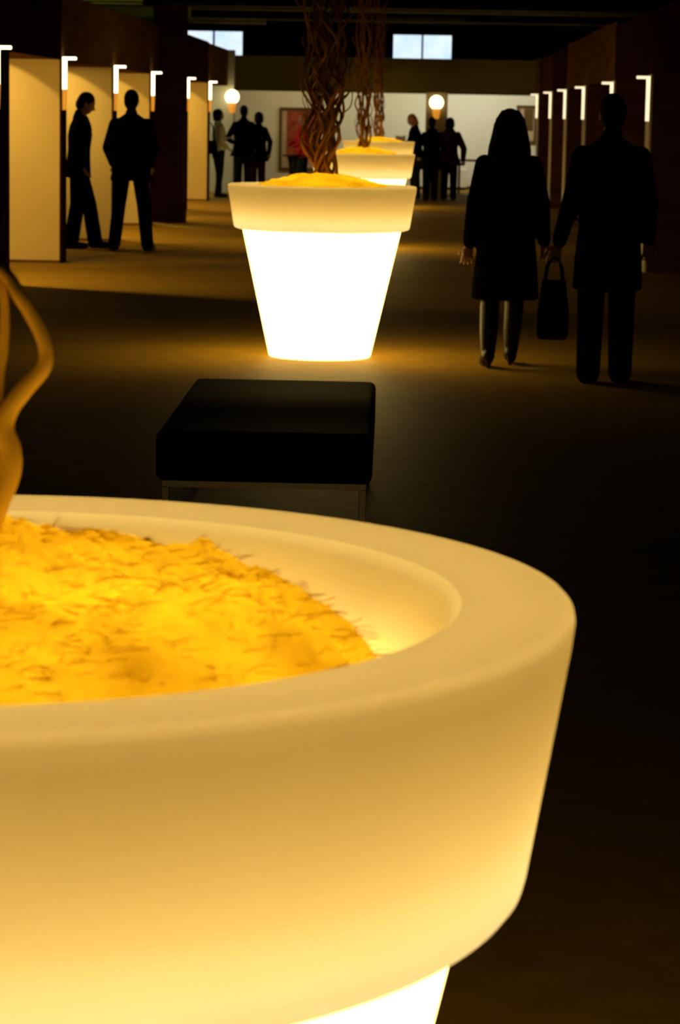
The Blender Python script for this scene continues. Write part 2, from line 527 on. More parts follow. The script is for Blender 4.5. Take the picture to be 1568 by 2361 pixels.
def make_pot(loc, label, seg=96):
    t = thing('flower_pot', label, 'plant pot', loc, 0, 'glowing plant pots down the aisle')
    prof = [(0.0, 0.012), (R4 - 0.03, 0.006), (R4 - 0.008, 0.0), (R4, 0.012)]
    for i in range(1, 9):
        u = i / 8
        prof.append((R4 + (R3 - R4) * u, 0.012 + (H1 - 0.012) * u))
    obj('body', lathe(prof, min(seg, 48)), 'pot_body', t, True)
    # rim: flange, rounded lower edge, outer wall, rounded lip, top face, bevel into the bowl
    rim = [(R3 + 0.001, H1 + 0.001), (R3 + 0.03, H1 - 0.001), (R2 - 0.022, H1 + 0.001), (R2 - 0.009, H1 + 0.005), (R2 - 0.002, H1 + 0.014), (R2 + 0.001, H1 + 0.026)]
    for i in range(1, 12):
        u = i / 12
        rim.append((R2 + 0.001 + (R1 - R2) * u, H1 + 0.026 + (H2 - H1 - 0.040) * u))
    rim += [(R1, H2 - 0.014), (R1 - 0.0015, H2 - 0.006), (R1 - 0.006, H2 - 0.001), (R1 - 0.014, H2 + 0.0005),
            (0.60, H2 + 0.0005), (0.56, H2), (RI + 0.022, H2 - 0.001), (RI + 0.010, H2 - 0.004)]
    obj('rim', lathe(rim, seg), 'pot_rim', t, True)
    bowl = [(RI + 0.010, H2 - 0.004), (RI + 0.002, H2 - 0.010), (RI - 0.004, H2 - 0.020), (RI - 0.012, H2 - 0.045), (RI - 0.024, H2 - 0.075),
            (RI - 0.045, H2 - 0.110), (RI - 0.062, H2 - 0.16), (RI - 0.07, H2 - 0.22)]
    obj('bowl', lathe(bowl, seg), 'pot_bowl', t, True)
    # unseen ring light added inside the rim to brighten its lower edge
    rr = bmesh.new()
    n = 40
    ring = [[rr.verts.new(((0.532 + 0.010 * math.cos(a)) * math.cos(2 * PI * i / n), (0.532 + 0.010 * math.cos(a)) * math.sin(2 * PI * i / n), H1 + 0.018 + 0.010 * math.sin(a)))
             for a in [2 * PI * k / 6 for k in range(6)]] for i in range(n)]
    for i in range(n):
        for k in range(6):
            rr.faces.new((ring[i][k], ring[(i + 1) % n][k], ring[(i + 1) % n][(k + 1) % 6], ring[i][(k + 1) % 6]))
    obj('added_ring_light', rr, 'added_ring_light', t, True)
    return t


POTS = [(-0.464, 2.573, 0), (-0.585, 17.616, 0), (-0.57, 32.1, 0), (-0.55, 46.6, 0)]
make_pot(POTS[0], 'huge glowing cream plant pot in front of the black bench', 192)
make_pot(POTS[1], 'glowing plant pot with white-hot body standing behind the black bench', 128)
make_pot(POTS[2], 'glowing plant pot that is second beyond the black bench', 64)
make_pot(POTS[3], 'glowing plant pot beside the person with auburn hair', 64)


def make_moss(loc, label, nr, na, prof, seed, fibres=0):
    rnd = random.Random(seed)
    bm = bmesh.new()

    def surf(r, a):
        z = prof(r)
        off = Vector((seed * 3.1, 1.7, 0))
        p = Vector((r * math.cos(a), r * math.sin(a), 0))
        z += 0.020 * mnoise.noise(p * 9 + off) + 0.011 * mnoise.noise(p * 22 + off) + 0.007 * mnoise.noise(p * 55 + off) + 0.004 * mnoise.noise(p * 110 + off)
        return Vector((p.x, p.y, H2 + z))

    rings = []
    for i in range(nr + 1):
        r = 0.005 + 0.445 * i / nr
        row = []
        for k in range(na):
            a = 2 * PI * k / na
            rr_ = r * (1 + (0.05 * mnoise.noise(Vector((math.cos(a) * 3, math.sin(a) * 3, seed))) if i > nr * 0.8 else 0))
            v = surf(rr_, a)
            if i == nr:
                v.z = min(v.z, H2 - 0.10)
            row.append(bm.verts.new(v))
        rings.append(row)
    for a, b_ in zip(rings, rings[1:]):
        for k in range(na):
            bm.faces.new((a[k], a[(k + 1) % na], b_[(k + 1) % na], b_[k]))
    bm.faces.new(rings[0][::-1])
    o = obj('wood_wool', bm, 'moss', None, True)
    o.location = loc
    if fibres:
        fb = bmesh.new()
        for _ in range(fibres):
            r = 0.44 * math.sqrt(rnd.random())
            a = rnd.uniform(0, 2 * PI)
            c = surf(r, a)
            h = rnd.uniform(0, 2 * PI)
            L = rnd.uniform(0.012, 0.04)
            bend = rnd.uniform(-2.2, 2.2)
            rise = rnd.uniform(0.15, 0.6)
            p = c - Vector((0, 0, 0.004))
            pts = [p.copy()]
            for q in range(5):
                p += Vector((math.cos(h), math.sin(h), rise * (1 - q / 3.5))) * L / 5
                h += bend / 5
                pts.append(p.copy())
            tube(fb, pts, [0.0007, 0.0007, 0.0006, 0.0006, 0.0005, 0.0003], 3, False)
        f_ = obj('fibres', fb, 'fibre', o, True)
        f_['kind'] = 'stuff'
    return tag(o, label, 'wood wool', 'wood wool in the pots', 'stuff')


make_moss(POTS[0], 'fluffy yellow wood wool filling the huge pot before the bench', 100, 300, lambda r: 0.078 * math.exp(-r / 0.11) + 0.020 * (1 - (r / 0.3) ** 2) - 0.06 * (max(0.0, r - 0.33) / 0.115) ** 2, 1, 2600)
make_moss(POTS[1], 'yellow wood wool heaped in the pot right behind the bench', 30, 96, lambda r: 0.082 * (1 - (r / 0.43) ** 1.5), 2)
make_moss(POTS[2], 'yellow wood wool heaped in the second pot beyond the bench', 16, 48, lambda r: 0.082 * (1 - (r / 0.43) ** 1.5), 3)
make_moss(POTS[3], 'yellow wood wool in the pot beside the person with auburn hair', 16, 48, lambda r: 0.082 * (1 - (r / 0.43) ** 1.5), 4)


# ------------------------------------------------------------------ twisted willow stems
def make_tree(loc, label, n, seed, spread, top, rbase, mat, curl=1.0, lift=0.05):
    rnd = random.Random(seed)
    t = thing('willow_bundle', label, 'branches', (loc[0], loc[1], H2 + lift), 0, 'twisted willow stems in the pots')
    for i in range(n):
        a0 = 2 * PI * i / n + rnd.uniform(-0.3, 0.3)
        r0 = spread * math.sqrt(rnd.uniform(0.1, 1.0))
        tw = rnd.uniform(1.5, 4.5) * rnd.choice((-1, 1))
        ph = rnd.uniform(0, 9)
        amp = rnd.uniform(0.018, 0.045) * curl
        fr = rnd.uniform(10, 20)
        pts = []
        m_ = 64
        hh = top * rnd.uniform(0.8, 1.0)
        for k in range(m_):
            u = k / (m_ - 1)
            z = hh * u
            fade = 1.0 - 0.45 * u
            a = a0 + tw * u
            bulge = 0.75 + 0.45 * math.sin(min(1, u * 2.2) * PI * 0.5)
            r = r0 * bulge
            x = r * math.cos(a) + amp * fade * math.sin(fr * z + ph) + 0.03 * mnoise.noise(Vector((z * 2.2, i, seed)))
            y = r * math.sin(a) + amp * fade * math.cos(fr * 0.9 * z + ph * 1.7) + 0.03 * mnoise.noise(Vector((z * 2.2, i + 50, seed)))
            pts.append((x, y, z - lift * 0.6))
        rb = rbase * rnd.uniform(0.7, 1.25)
        bm = bmesh.new()
        tube(bm, pts, [rb * (1 - 0.55 * k / (m_ - 1)) for k in range(m_)], 7)
        st = obj('stem', bm, mat, t, True)
        for q in range(rnd.choice((1, 2, 3))):
            k0 = rnd.randrange(4, 34)
            p = Vector(pts[k0])
            d = Vector((p.x, p.y, 0))
            d = d.normalized() if d.length > 1e-4 else Vector((1, 0, 0))
            L = rnd.uniform(0.10, 0.20)
            side = Vector((-d.y, d.x, 0)) * rnd.choice((-1, 1))
            tp = [p, p + d * L * 0.35 + Vector((0, 0, L * 0.3)), p + d * L * 0.5 + side * L * 0.3 + Vector((0, 0, L * 0.9)),
                  p + d * L * 0.25 + side * L * 0.45 + Vector((0, 0, L * 1.3)), p + d * L * 0.45 + side * L * 0.2 + Vector((0, 0, L * 1.8))]
            tb_ = bmesh.new()
            sp = spline(tp, 5)
            tube(tb_, sp, [rb * 0.5 * (1 - 0.7 * j / (len(sp) - 1)) for j in range(len(sp))], 6)
            obj('twig', tb_, mat, st, True)
    return t


make_tree(POTS[1], 'thick bundle of curly brown willow stems in the pot behind the bench', 22, 11, 0.115, 2.6, 0.0125, 'stem', 1.15)
make_tree((POTS[2][0], POTS[2][1], 0), 'brown willow stems rising from the second pot beyond the bench', 10, 12, 0.085, 2.6, 0.016, 'stem', 0.6)
make_tree((POTS[3][0], POTS[3][1], 0), 'willow stems rising beside the person with auburn hair', 9, 13, 0.085, 2.6, 0.018, 'stem', 0.6)

# near pot: the S-curved stem that leans into view, and the rest of its bundle further left
base = Vector((-0.49, 2.54, H2 + 0.06))
t = thing('willow_bundle', 'pale golden willow stem curling up from the huge pot before the bench', 'branches', base, 0, 'twisted willow stems in the pots')


def near_stem(pts, r0, r1, name='stem', parent=None):
    sp = [Vector(p) - base for p in spline(pts, 7)]
    bm = bmesh.new()
    n = len(sp)
    tube(bm, sp, [max(r1, r0 + (r1 - r0) * k / (0.45 * (n - 1))) for k in range(n)], 12)
    return obj(name, bm, 'stem_pale', parent or t, True)


Y0 = 2.50
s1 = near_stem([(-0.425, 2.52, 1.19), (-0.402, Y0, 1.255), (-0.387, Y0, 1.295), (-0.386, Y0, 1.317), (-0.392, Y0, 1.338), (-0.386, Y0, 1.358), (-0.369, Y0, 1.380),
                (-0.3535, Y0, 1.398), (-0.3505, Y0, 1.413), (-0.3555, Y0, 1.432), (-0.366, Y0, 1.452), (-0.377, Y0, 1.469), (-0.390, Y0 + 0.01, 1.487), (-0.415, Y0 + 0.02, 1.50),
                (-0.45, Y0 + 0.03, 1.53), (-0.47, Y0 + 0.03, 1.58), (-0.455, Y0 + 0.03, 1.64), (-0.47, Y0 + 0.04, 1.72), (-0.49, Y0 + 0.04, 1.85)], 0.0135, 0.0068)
near_stem([(-0.397, Y0, 1.335), (-0.401, Y0 + 0.008, 1.36), (-0.399, Y0 + 0.01, 1.39), (-0.394, Y0 + 0.01, 1.42), (-0.393, Y0 + 0.01, 1.455), (-0.397, Y0 + 0.01, 1.48), (-0.41, Y0 + 0.02, 1.51),
           (-0.44, Y0 + 0.03, 1.56), (-0.43, Y0 + 0.05, 1.62), (-0.455, Y0 + 0.05, 1.70)], 0.0075, 0.0045, 'twig', s1)
rnd = random.Random(5)
for i in range(8):
    a0 = rnd.uniform(0, 2 * PI)
    x0, y0 = -0.52 + 0.045 * math.cos(a0), 2.58 + 0.07 * math.sin(a0)
    ph, fr, am = rnd.uniform(0, 9), rnd.uniform(11, 18), rnd.uniform(0.012, 0.026)
    pts = [(x0 - 0.02 * u + am * math.sin(fr * u + ph), y0 + am * math.cos(fr * u * 0.9 + ph), 1.18 + u * 1.7) for u in [k / 26 for k in range(27)]]
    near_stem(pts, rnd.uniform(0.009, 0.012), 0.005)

# ------------------------------------------------------------------ bench
t = thing('bench', 'long low black leather bench on slim metal legs', 'bench', (-0.53, 10.6, 0), math.radians(0.4))
bm = nbox(-0.41, 0.41, -0.99, 0.99, 0.262, 0.455, bev=0.03)
obj('seat', bm, 'bench', t, True)
fr = bmesh.new()
for x in (-0.375, 0.375):
    box(fr, x - 0.0125, x + 0.0125, -0.93, 0.93, 0.236, 0.261)
for y in (-0.93, 0.93):
    box(fr, -0.375, 0.375, y - 0.0125, y + 0.0125, 0.236, 0.261)
obj('frame', fr, 'bench_metal', t)
for x in (-0.375, 0.375):
    for y in (-0.93, 0.93):
        obj('leg', nbox(x - 0.014, x + 0.014, y - 0.014, y + 0.014, 0, 0.236, bev=0.002), 'bench_metal', t)


# ------------------------------------------------------------------ people
def cap(bm, a, b_, ra, rb, seg=12, flat=None):
    """tapered capsule"""
    a, b_ = Vector(a), Vector(b_)
    d = b_ - a
    L = d.length
    d = d.normalized() if L > 1e-6 else Vector((0, 0, 1))
    up = Vector((1, 0, 0)) if abs(d.x) < 0.9 else Vector((0, 1, 0))
    u = (up - d * up.dot(d)).normalized()
    w = d.cross(u)
    rings = []
    N = 4
    for i in range(1, N + 1):
        th = PI / 2 * i / N
        rings.append((a - d * ra * math.cos(th), ra * math.sin(th)))
    for i in range(0, N):
        th = PI / 2 * i / N
        rings.append((b_ + d * rb * math.sin(th), rb * math.cos(th)))
    vr = [[bm.verts.new(c + (u * math.cos(2 * PI * k / seg) + w * math.sin(2 * PI * k / seg)) * r) for k in range(seg)] for c, r in rings]
    for p, q in zip(vr, vr[1:]):
        for k in range(seg):
            bm.faces.new((p[k], p[(k + 1) % seg], q[(k + 1) % seg], q[k]))
    va, vb = bm.verts.new(a - d * ra), bm.verts.new(b_ + d * rb)
    for k in range(seg):
        bm.faces.new((va, vr[0][(k + 1) % seg], vr[0][k]))
        bm.faces.new((vb, vr[-1][k], vr[-1][(k + 1) % seg]))


def chain(bm, pts, rs):
    for i in range(len(pts) - 1):
        cap(bm, pts[i], pts[i + 1], rs[i], rs[i + 1])


def ell(bm, c, r, rot=None):
    mm = Matrix.Translation(Vector(c)) @ (rot.to_4x4() if rot else Matrix.Identity(4)) @ Matrix.Diagonal((*r, 1))
    bmesh.ops.create_uvsphere(bm, u_segments=18, v_segments=12, radius=1.0, matrix=mm)


def loft(bm, secs, seg=28):
    """closed stack of elliptic sections (cx, cy, z, rx, ry)"""
    rings = [[bm.verts.new((cx + rx * math.cos(2 * PI * k / seg), cy + ry * math.sin(2 * PI * k / seg), z)) for k in range(seg)] for cx, cy, z, rx, ry in secs]
    for p, q in zip(rings, rings[1:]):
        for k in range(seg):
            bm.faces.new((p[k], p[(k + 1) % seg], q[(k + 1) % seg], q[k]))
    bm.faces.new(rings[0][::-1])
    bm.faces.new(rings[-1])


def fuse(bm, voxel, smooth=6):
    """melt overlapping pieces into one continuous surface"""
    bmesh.ops.recalc_face_normals(bm, faces=bm.faces[:])
    me = bpy.data.meshes.new('tmp')
    bm.to_mesh(me)
    bm.free()
    o = bpy.data.objects.new('tmp', me)
    C.objects.link(o)
    r = o.modifiers.new('r', 'REMESH')
    r.mode = 'VOXEL'
    r.voxel_size = voxel
    s = o.modifiers.new('s', 'SMOOTH')
    s.iterations = smooth
    s.factor = 0.5
    dg = bpy.context.evaluated_depsgraph_get()
    dg.update()
    res = bpy.data.meshes.new_from_object(o.evaluated_get(dg))
    bpy.data.objects.remove(o)
    bpy.data.meshes.remove(me)
    res.materials.clear()
    return res


def hand(bm, wrist, dirv, palm_n, thumb_side, curl=0.35):
    """palm, four unequal bent fingers and a thumb leaving the side of the palm"""
    d = Vector(dirv).normalized()
    n = Vector(palm_n)
    n = (n - d * n.dot(d)).normalized()
    s = d.cross(n).normalized() * thumb_side
    w = Vector(wrist)
    for k in (-1, 0, 1):
        cap(bm, w + s * 0.018 * k + d * 0.015, w + s * 0.024 * k + d * 0.085, 0.016, 0.015, 8)
    for k, L in ((0, 0.066), (1, 0.076), (2, 0.070), (3, 0.054)):
        off = s * (0.036 - 0.024 * k)
        b0 = w + off + d * 0.088
        d1 = (d * math.cos(curl) + n * math.sin(curl) + s * (0.10 - 0.07 * k)).normalized()
        d2 = (d * math.cos(curl * 2.4) + n * math.sin(curl * 2.4)).normalized()
        m1 = b0 + d1 * L * 0.55
        cap(bm, b0, m1, 0.0092, 0.0085, 8)
        cap(bm, m1, m1 + d2 * L * 0.5, 0.0085, 0.0072, 8)
    t0 = w + s * 0.026 + d * 0.03
    t1 = t0 + (s * 0.75 + d * 0.7 + n * 0.3).normalized() * 0.042
    cap(bm, t0, t1, 0.012, 0.0105, 8)
    cap(bm, t1, t1 + (d * 0.9 + n * 0.35 + s * 0.15).normalized() * 0.034, 0.0105, 0.0085, 8)


def person(label, height, loc, rotz, group=None, lean=0.0, head_tilt=0.0, feet=((-0.10, 0.0), (0.10, 0.0)), knees=None, toes=(0.0, 0.0), lift=(0.0, 0.0),
           elbows=((-0.27, -0.02, 1.13), (0.27, -0.02, 1.13)), wrists=((-0.27, 0.06, 0.88), (0.27, 0.06, 0.88)),
           top='cloth_black', hem=0.82, hem_w=0.21, hem_d=0.15, shoulder=0.20, chest=0.125, leg='cloth_black', leg_r=0.085, cuff=0.075, foot='shoe',
           hair='short', hair_mat='hair_dark', boots=False, skirt=False, voxel=0.012, sleeve=0.062, hem_shift=0.0, heels=False, hood=False, fine=False):
    S = height / 1.76
    t = thing('person', label, 'person', loc, rotz, group)
    t.scale = (S, S, S)

    def L_(x, y, z):          # lean forward about the hip
        f = max(0.0, z - 0.93)
        return (x, y + lean * f, z)

    def head_m(v):            # tilt the head forward on the neck
        c = Vector(L_(0, 0.01, 1.52))
        return c + Matrix.Rotation(-head_tilt, 3, 'X') @ (Vector(L_(*v)) - c)

    sh = [L_(-shoulder + 0.060, 0, 1.392), L_(shoulder - 0.060, 0, 1.392)]
    el = [L_(*elbows[0]), L_(*elbows[1])]
    wr = [L_(*wrists[0]), L_(*wrists[1])]
    hips = [(-0.09, 0, 0.93), (0.09, 0, 0.93)]
    an = [(feet[i][0], feet[i][1], 0.085 + lift[i]) for i in (0, 1)]
    if knees is None:
        knees = [((hips[i][0] + an[i][0]) / 2, (hips[i][1] + an[i][1]) / 2 + 0.03, 0.50) for i in (0, 1)]
    # --- body: one continuous figure
    bm = bmesh.new()
    rot = Matrix.Rotation(-head_tilt, 3, 'X')
    ell(bm, head_m((0, 0.005, 1.655)), (0.074, 0.094, 0.103), rot)
    ell(bm, head_m((0, 0.035, 1.595)), (0.056, 0.062, 0.066), rot)
    cap(bm, head_m((0, 0.096, 1.640)), head_m((0, 0.112, 1.612)), 0.010, 0.015, 8)          # nose
    cap(bm, head_m((-0.035, 0.088, 1.668)), head_m((0.035, 0.088, 1.668)), 0.010, 0.010, 8)  # brow
    cap(bm, head_m((-0.02, 0.090, 1.578)), head_m((0.02, 0.090, 1.578)), 0.009, 0.009, 8)    # lips
    for s in (-1, 1):
        cap(bm, head_m((s * 0.076, 0.0, 1.648)), head_m((s * 0.076, -0.004, 1.615)), 0.014, 0.010, 8)
    cap(bm, L_(0, -0.01, 1.44), head_m((0, 0.0, 1.57)), 0.062, 0.054)
    loft(bm, [(*L_(0, 0, z)[:2], z, rx, ry) for z, rx, ry in ((0.86, 0.15, 0.10), (0.95, 0.165, 0.112), (1.10, 0.135, 0.098), (1.28, 0.155, 0.112), (1.40, 0.165, 0.10), (1.47, 0.085, 0.06))])
    for i in (0, 1):
        chain(bm, [sh[i], el[i], wr[i]], [0.050, 0.040, 0.028])
        dv = Vector(wr[i]) - Vector(el[i])
        hand(bm, wr[i], dv, (0.0, 0.6, 0.2) if abs(dv.normalized().z) > 0.5 else (0, 0, -1), -1 if i == 0 else 1)
        chain(bm, [hips[i], knees[i], an[i]], [0.085, 0.056, 0.040])
        c, s_ = math.cos(toes[i]), math.sin(toes[i])
        cap(bm, (an[i][0], an[i][1] - 0.01, 0.060 + lift[i]), (an[i][0] + s_ * 0.12, an[i][1] + c * 0.12, 0.045 + lift[i] * 0.3), 0.028, 0.020)
    body = link('body', fuse(bm, 0.009 if fine else voxel, 3), 'skin', t, True)
    for s in (-1, 1):
        e = bmesh.new()
        bmesh.ops.create_uvsphere(e, u_segments=10, v_segments=8, radius=0.0125, matrix=Matrix.Translation(head_m((s * 0.032, 0.084, 1.648))))
        obj('eye', e, 'eye', body, True)
    # --- trousers / stockings
    bm = bmesh.new()
    if not skirt:
        loft(bm, [(0, 0, 0.80, 0.165, 0.115), (0, 0, 0.93, 0.178, 0.125), (0, 0, 1.02, 0.16, 0.115)])
    else:
        loft(bm, [(0, 0, 0.84, 0.16, 0.11), (0, 0, 0.95, 0.17, 0.12)])
    for i in (0, 1):
        top_r = 0.100
        chain(bm, [hips[i], knees[i], (an[i][0], an[i][1], an[i][2] - 0.02)], [top_r, leg_r, cuff])
    link('trousers' if not skirt else 'leggings', fuse(bm, voxel, 4), leg, t, True)
    # --- shoes
    for i in (0, 1):
        bm = bmesh.new()
        c, s_ = math.cos(toes[i]), math.sin(toes[i])
        ax, ay, az = an[i]
        up = 0.045 if heels else 0.0
        cap(bm, (ax - s_ * 0.03, ay - c * 0.03, 0.048 + up + lift[i]), (ax + s_ * 0.09, ay + c * 0.09, 0.040 + up * 0.4 + lift[i] * 0.6), 0.046, 0.042)
        cap(bm, (ax + s_ * 0.09, ay + c * 0.09, 0.040 + up * 0.4 + lift[i] * 0.6), (ax + s_ * 0.18, ay + c * 0.18, 0.034 + lift[i] * 0.3), 0.042, 0.032)
        if heels:
            cap(bm, (ax - s_ * 0.05, ay - c * 0.05, 0.06 + lift[i]), (ax - s_ * 0.055, ay - c * 0.055, 0.016 + lift[i]), 0.026, 0.014)
        if boots:
            kn = Vector(knees[i])
            a_ = Vector((ax, ay, az))
            chain(bm, [a_, a_ + (kn - a_) * 0.45, a_ + (kn - a_) * 0.85], [0.050, 0.066, 0.070])
        me = fuse(bm, 0.009, 3)
        mz = min(v.co.z for v in me.vertices)
        if lift[i] < 0.001:
            for v in me.vertices:
                v.co.z = max(v.co.z - mz, 0.0) if not boots else v.co.z - mz
        link('boot' if boots else 'shoe', me, foot, t, True)
    # --- jacket or coat
    bm = bmesh.new()
    hs = hem_shift
    secs = []
    for z, rx, ry in ((hem, hem_w, hem_d), ((hem + 0.93) / 2 if hem < 0.85 else hem + 0.05, (hem_w + 0.20) / 2, (hem_d + 0.14) / 2), (1.00, 0.185, 0.135), (1.12, 0.178, 0.128), (1.28, 0.195, chest + 0.015),
                      (1.38, shoulder - 0.025, chest), (1.44, shoulder - 0.075, 0.10), (1.495, 0.085, 0.075)):
        x, y, zz = L_(0, 0, z)
        k = max(0.0, (1.0 - z) / 0.6)
        secs.append((x, y + hs * k, z, rx, ry))
    loft(bm, secs)
    for i in (0, 1):
        w_ = Vector(wr[i])
        chain(bm, [sh[i], el[i], tuple(w_ + (Vector(el[i]) - w_) * 0.06)], [sleeve + 0.004, sleeve * 0.95, sleeve * 0.75])
    cap(bm, L_(0, -0.02, 1.47), L_(0, -0.018, 1.515), 0.078, 0.066)
    if hood:
        ell(bm, L_(0, -0.10, 1.46), (0.13, 0.09, 0.09))
    coat = link('coat' if hem < 0.75 else 'jacket', fuse(bm, voxel, 5), top, t, True)
    # --- hair
    bm = bmesh.new()
    ell(bm, head_m((0, -0.012, 1.675)), (0.084, 0.100, 0.100), rot)
    ell(bm, head_m((0, -0.045, 1.625)), (0.078, 0.070, 0.085), rot)
    if hair == 'long':
        loft(bm, [(*head_m((0, -0.06, z))[:2], head_m((0, -0.06, z))[2], rx, ry) for z, rx, ry in ((1.34, 0.11, 0.05), (1.41, 0.150, 0.08), (1.50, 0.148, 0.095), (1.60, 0.125, 0.10), (1.70, 0.10, 0.09), (1.76, 0.06, 0.06))])
        for s in (-1, 1):
            cap(bm, head_m((s * 0.075, 0.0, 1.66)), head_m((s * 0.105, -0.02, 1.46)), 0.035, 0.045)
    elif hair == 'bob':
        loft(bm, [(*head_m((0, -0.035, z))[:2], head_m((0, -0.035, z))[2], rx, ry) for z, rx, ry in ((1.53, 0.085, 0.07), (1.60, 0.105, 0.085), (1.70, 0.095, 0.09), (1.755, 0.06, 0.06))])
    me = fuse(bm, 0.010, 4)
    # keep the face free: pull back whatever hangs over the eyes, nose and cheeks
    inv = rot.inverted()
    pc = Vector(head_m((0, 0.03, 1.61)))
    for v in me.vertices:
        q = inv @ (v.co - pc)
        if q.y > 0.02 and q.z < 0.065 and abs(q.x) < 0.075:
            v.co = pc + rot @ Vector((q.x * 0.9, 0.0, q.z))
    link('hair', me, hair_mat, t, True)
    return t


RZ_AWAY = 0.0        # faces +Y, away from the near pot
# two men by the pale bays
person('slim man in black looking down beside the pale partitions', 1.84, (-3.93, 30.75, 0), -PI / 2 + 0.15, 'two men by the pale bays',
       head_tilt=0.38, lean=0.06, feet=((-0.10, 0.20), (0.10, -0.08)), toes=(0.0, 0.1), elbows=((-0.22, 0.02, 1.13), (0.22, -0.06, 1.13)), wrists=((-0.16, 0.07, 0.94), (0.17, 0.05, 0.93)),
       hem=0.80, hem_w=0.185, hem_d=0.150, shoulder=0.19, leg_r=0.085, cuff=0.088, leg='cloth_navy', fine=True)
person('man in a black suit standing legs apart with hands in pockets', 1.87, (-3.27, 30.5, 0), RZ_AWAY, 'two men by the pale bays',
       feet=((-0.185, 0.0), (0.185, 0.0)), toes=(-0.35, 0.3), elbows=((-0.255, -0.06, 1.13), (0.255, -0.06, 1.13)), wrists=((-0.20, 0.06, 0.94), (0.20, 0.06, 0.94)),
       hem=0.77, hem_w=0.240, hem_d=0.15, shoulder=0.24, leg_r=0.078, cuff=0.072, sleeve=0.066, top='cloth_navy', fine=True)
# visitors by the pale pillar
person('woman in a pale top with a dark shoulder bag by the pale pillar', 1.68, (-3.68, 50.0, 0), -PI / 2 + 0.5, 'visitors by the pale pillar',
       hair='bob', feet=((-0.08, 0.06), (0.08, -0.05)), top='cloth_white', hem=0.88, hem_w=0.17, hem_d=0.13, shoulder=0.18, leg='cloth_jeans', leg_r=0.07, cuff=0.06,
       elbows=((-0.22, 0.04, 1.13), (0.22, -0.05, 1.13)), wrists=((-0.12, 0.22, 1.18), (0.16, 0.12, 1.0)))
person('person in a wide black coat with back turned near the pale pillar', 1.76, (-3.255, 50.9, 0), 0.15, 'visitors by the pale pillar',
       hem=0.78, hem_w=0.27, hem_d=0.18, shoulder=0.225, feet=((-0.11, 0), (0.11, 0.03)), elbows=((-0.31, 0.04, 1.12), (0.30, 0.0, 1.12)), wrists=((-0.20, 0.20, 1.05), (0.26, 0.10, 0.92)), leg='cloth_jeans')
person('shorter person in a dark coat behind the wide black coat', 1.64, (-3.02, 51.8, 0), 0.4, 'visitors by the pale pillar',
       hem=0.72, hem_w=0.24, hem_d=0.17, shoulder=0.21, hair='bob', leg='cloth_maroon', top='cloth_black')
# seated talkers further back
person('person in a red jacket behind the black pedestal table', 1.62, (-2.16, 52.6, 0), PI / 2 + 0.5, None,
       top='cloth_red', hair='bob', hair_mat='hair_auburn', leg='cloth_jeans', elbows=((-0.25, 0.10, 1.14), (0.25, 0.08, 1.14)), wrists=((-0.14, 0.30, 1.06), (0.14, 0.30, 1.06)), hem_w=0.20)
# group by the ochre pillar
person('person with auburn hair holding a white leaflet by the ochre pillar', 1.66, (0.143, 51.6, 0), PI / 2 + 0.3, 'visitors by the ochre pillar',
       top='cloth_black', hair='bob', hair_mat='hair_auburn', head_tilt=0.35, lean=0.10, elbows=((-0.24, 0.08, 1.14), (0.24, 0.08, 1.14)), wrists=((-0.10, 0.27, 1.16), (0.10, 0.27, 1.16)), leg='cloth_jeans')
person('person in a long black coat with back turned by the ochre pillar', 1.60, (0.425, 50.3, 0), 0.12, 'visitors by the ochre pillar',
       hem=0.66, hem_w=0.24, hem_d=0.18, shoulder=0.215, feet=((-0.09, 0.0), (0.09, 0.05)), elbows=((-0.28, 0.0, 1.12), (0.27, 0.02, 1.12)), wrists=((-0.24, 0.12, 0.94), (0.22, 0.14, 0.95)), hair='short', hood=True)
person('person in a bulky dark maroon coat with back turned by the ochre pillar', 1.60, (0.79, 51.1, 0), -0.1, 'visitors by the ochre pillar',
       hem=0.74, hem_w=0.27, hem_d=0.20, shoulder=0.23, top='cloth_maroon', feet=((-0.10, 0.0), (0.10, 0.02)), elbows=((-0.29, 0.0, 1.12), (0.31, 0.0, 1.10)), wrists=((-0.24, 0.12, 0.94), (0.29, 0.08, 0.86)), hair='bob', hood=True, sleeve=0.075)
# pair in the dark right half of the aisle
person('woman with long hair in a dark knee-length coat and heeled boots walking away', 1.69, (0.655, 17.1, 0), 0.03, 'pair walking in the dark side of the aisle',
       hair='long', hem=0.47, hem_w=0.235, hem_d=0.20, shoulder=0.225, leg='cloth_black', skirt=True, boots=True, heels=True, foot='boot', leg_r=0.058, cuff=0.045,
       feet=((-0.115, -0.10), (0.06, 0.16)), lift=(0.0, 0.0), toes=(-0.1, 0.12), elbows=((-0.225, -0.03, 1.12), (0.235, 0.0, 1.12)), wrists=((-0.255, 0.02, 0.84), (0.265, 0.05, 0.86)), sleeve=0.064, fine=True, hem_shift=0.0)
person('tall man in a black coat with back turned carrying a dark bag', 1.79, (1.255, 16.15, 0), -0.03, 'pair walking in the dark side of the aisle',
       hem=0.58, hem_w=0.215, hem_d=0.17, shoulder=0.235, feet=((-0.10, 0.0), (0.10, 0.08)), elbows=((-0.235, -0.02, 1.12), (0.235, 0.0, 1.12)), wrists=((-0.305, 0.02, 0.86), (0.245, 0.06, 0.88)), sleeve=0.064, fine=True)


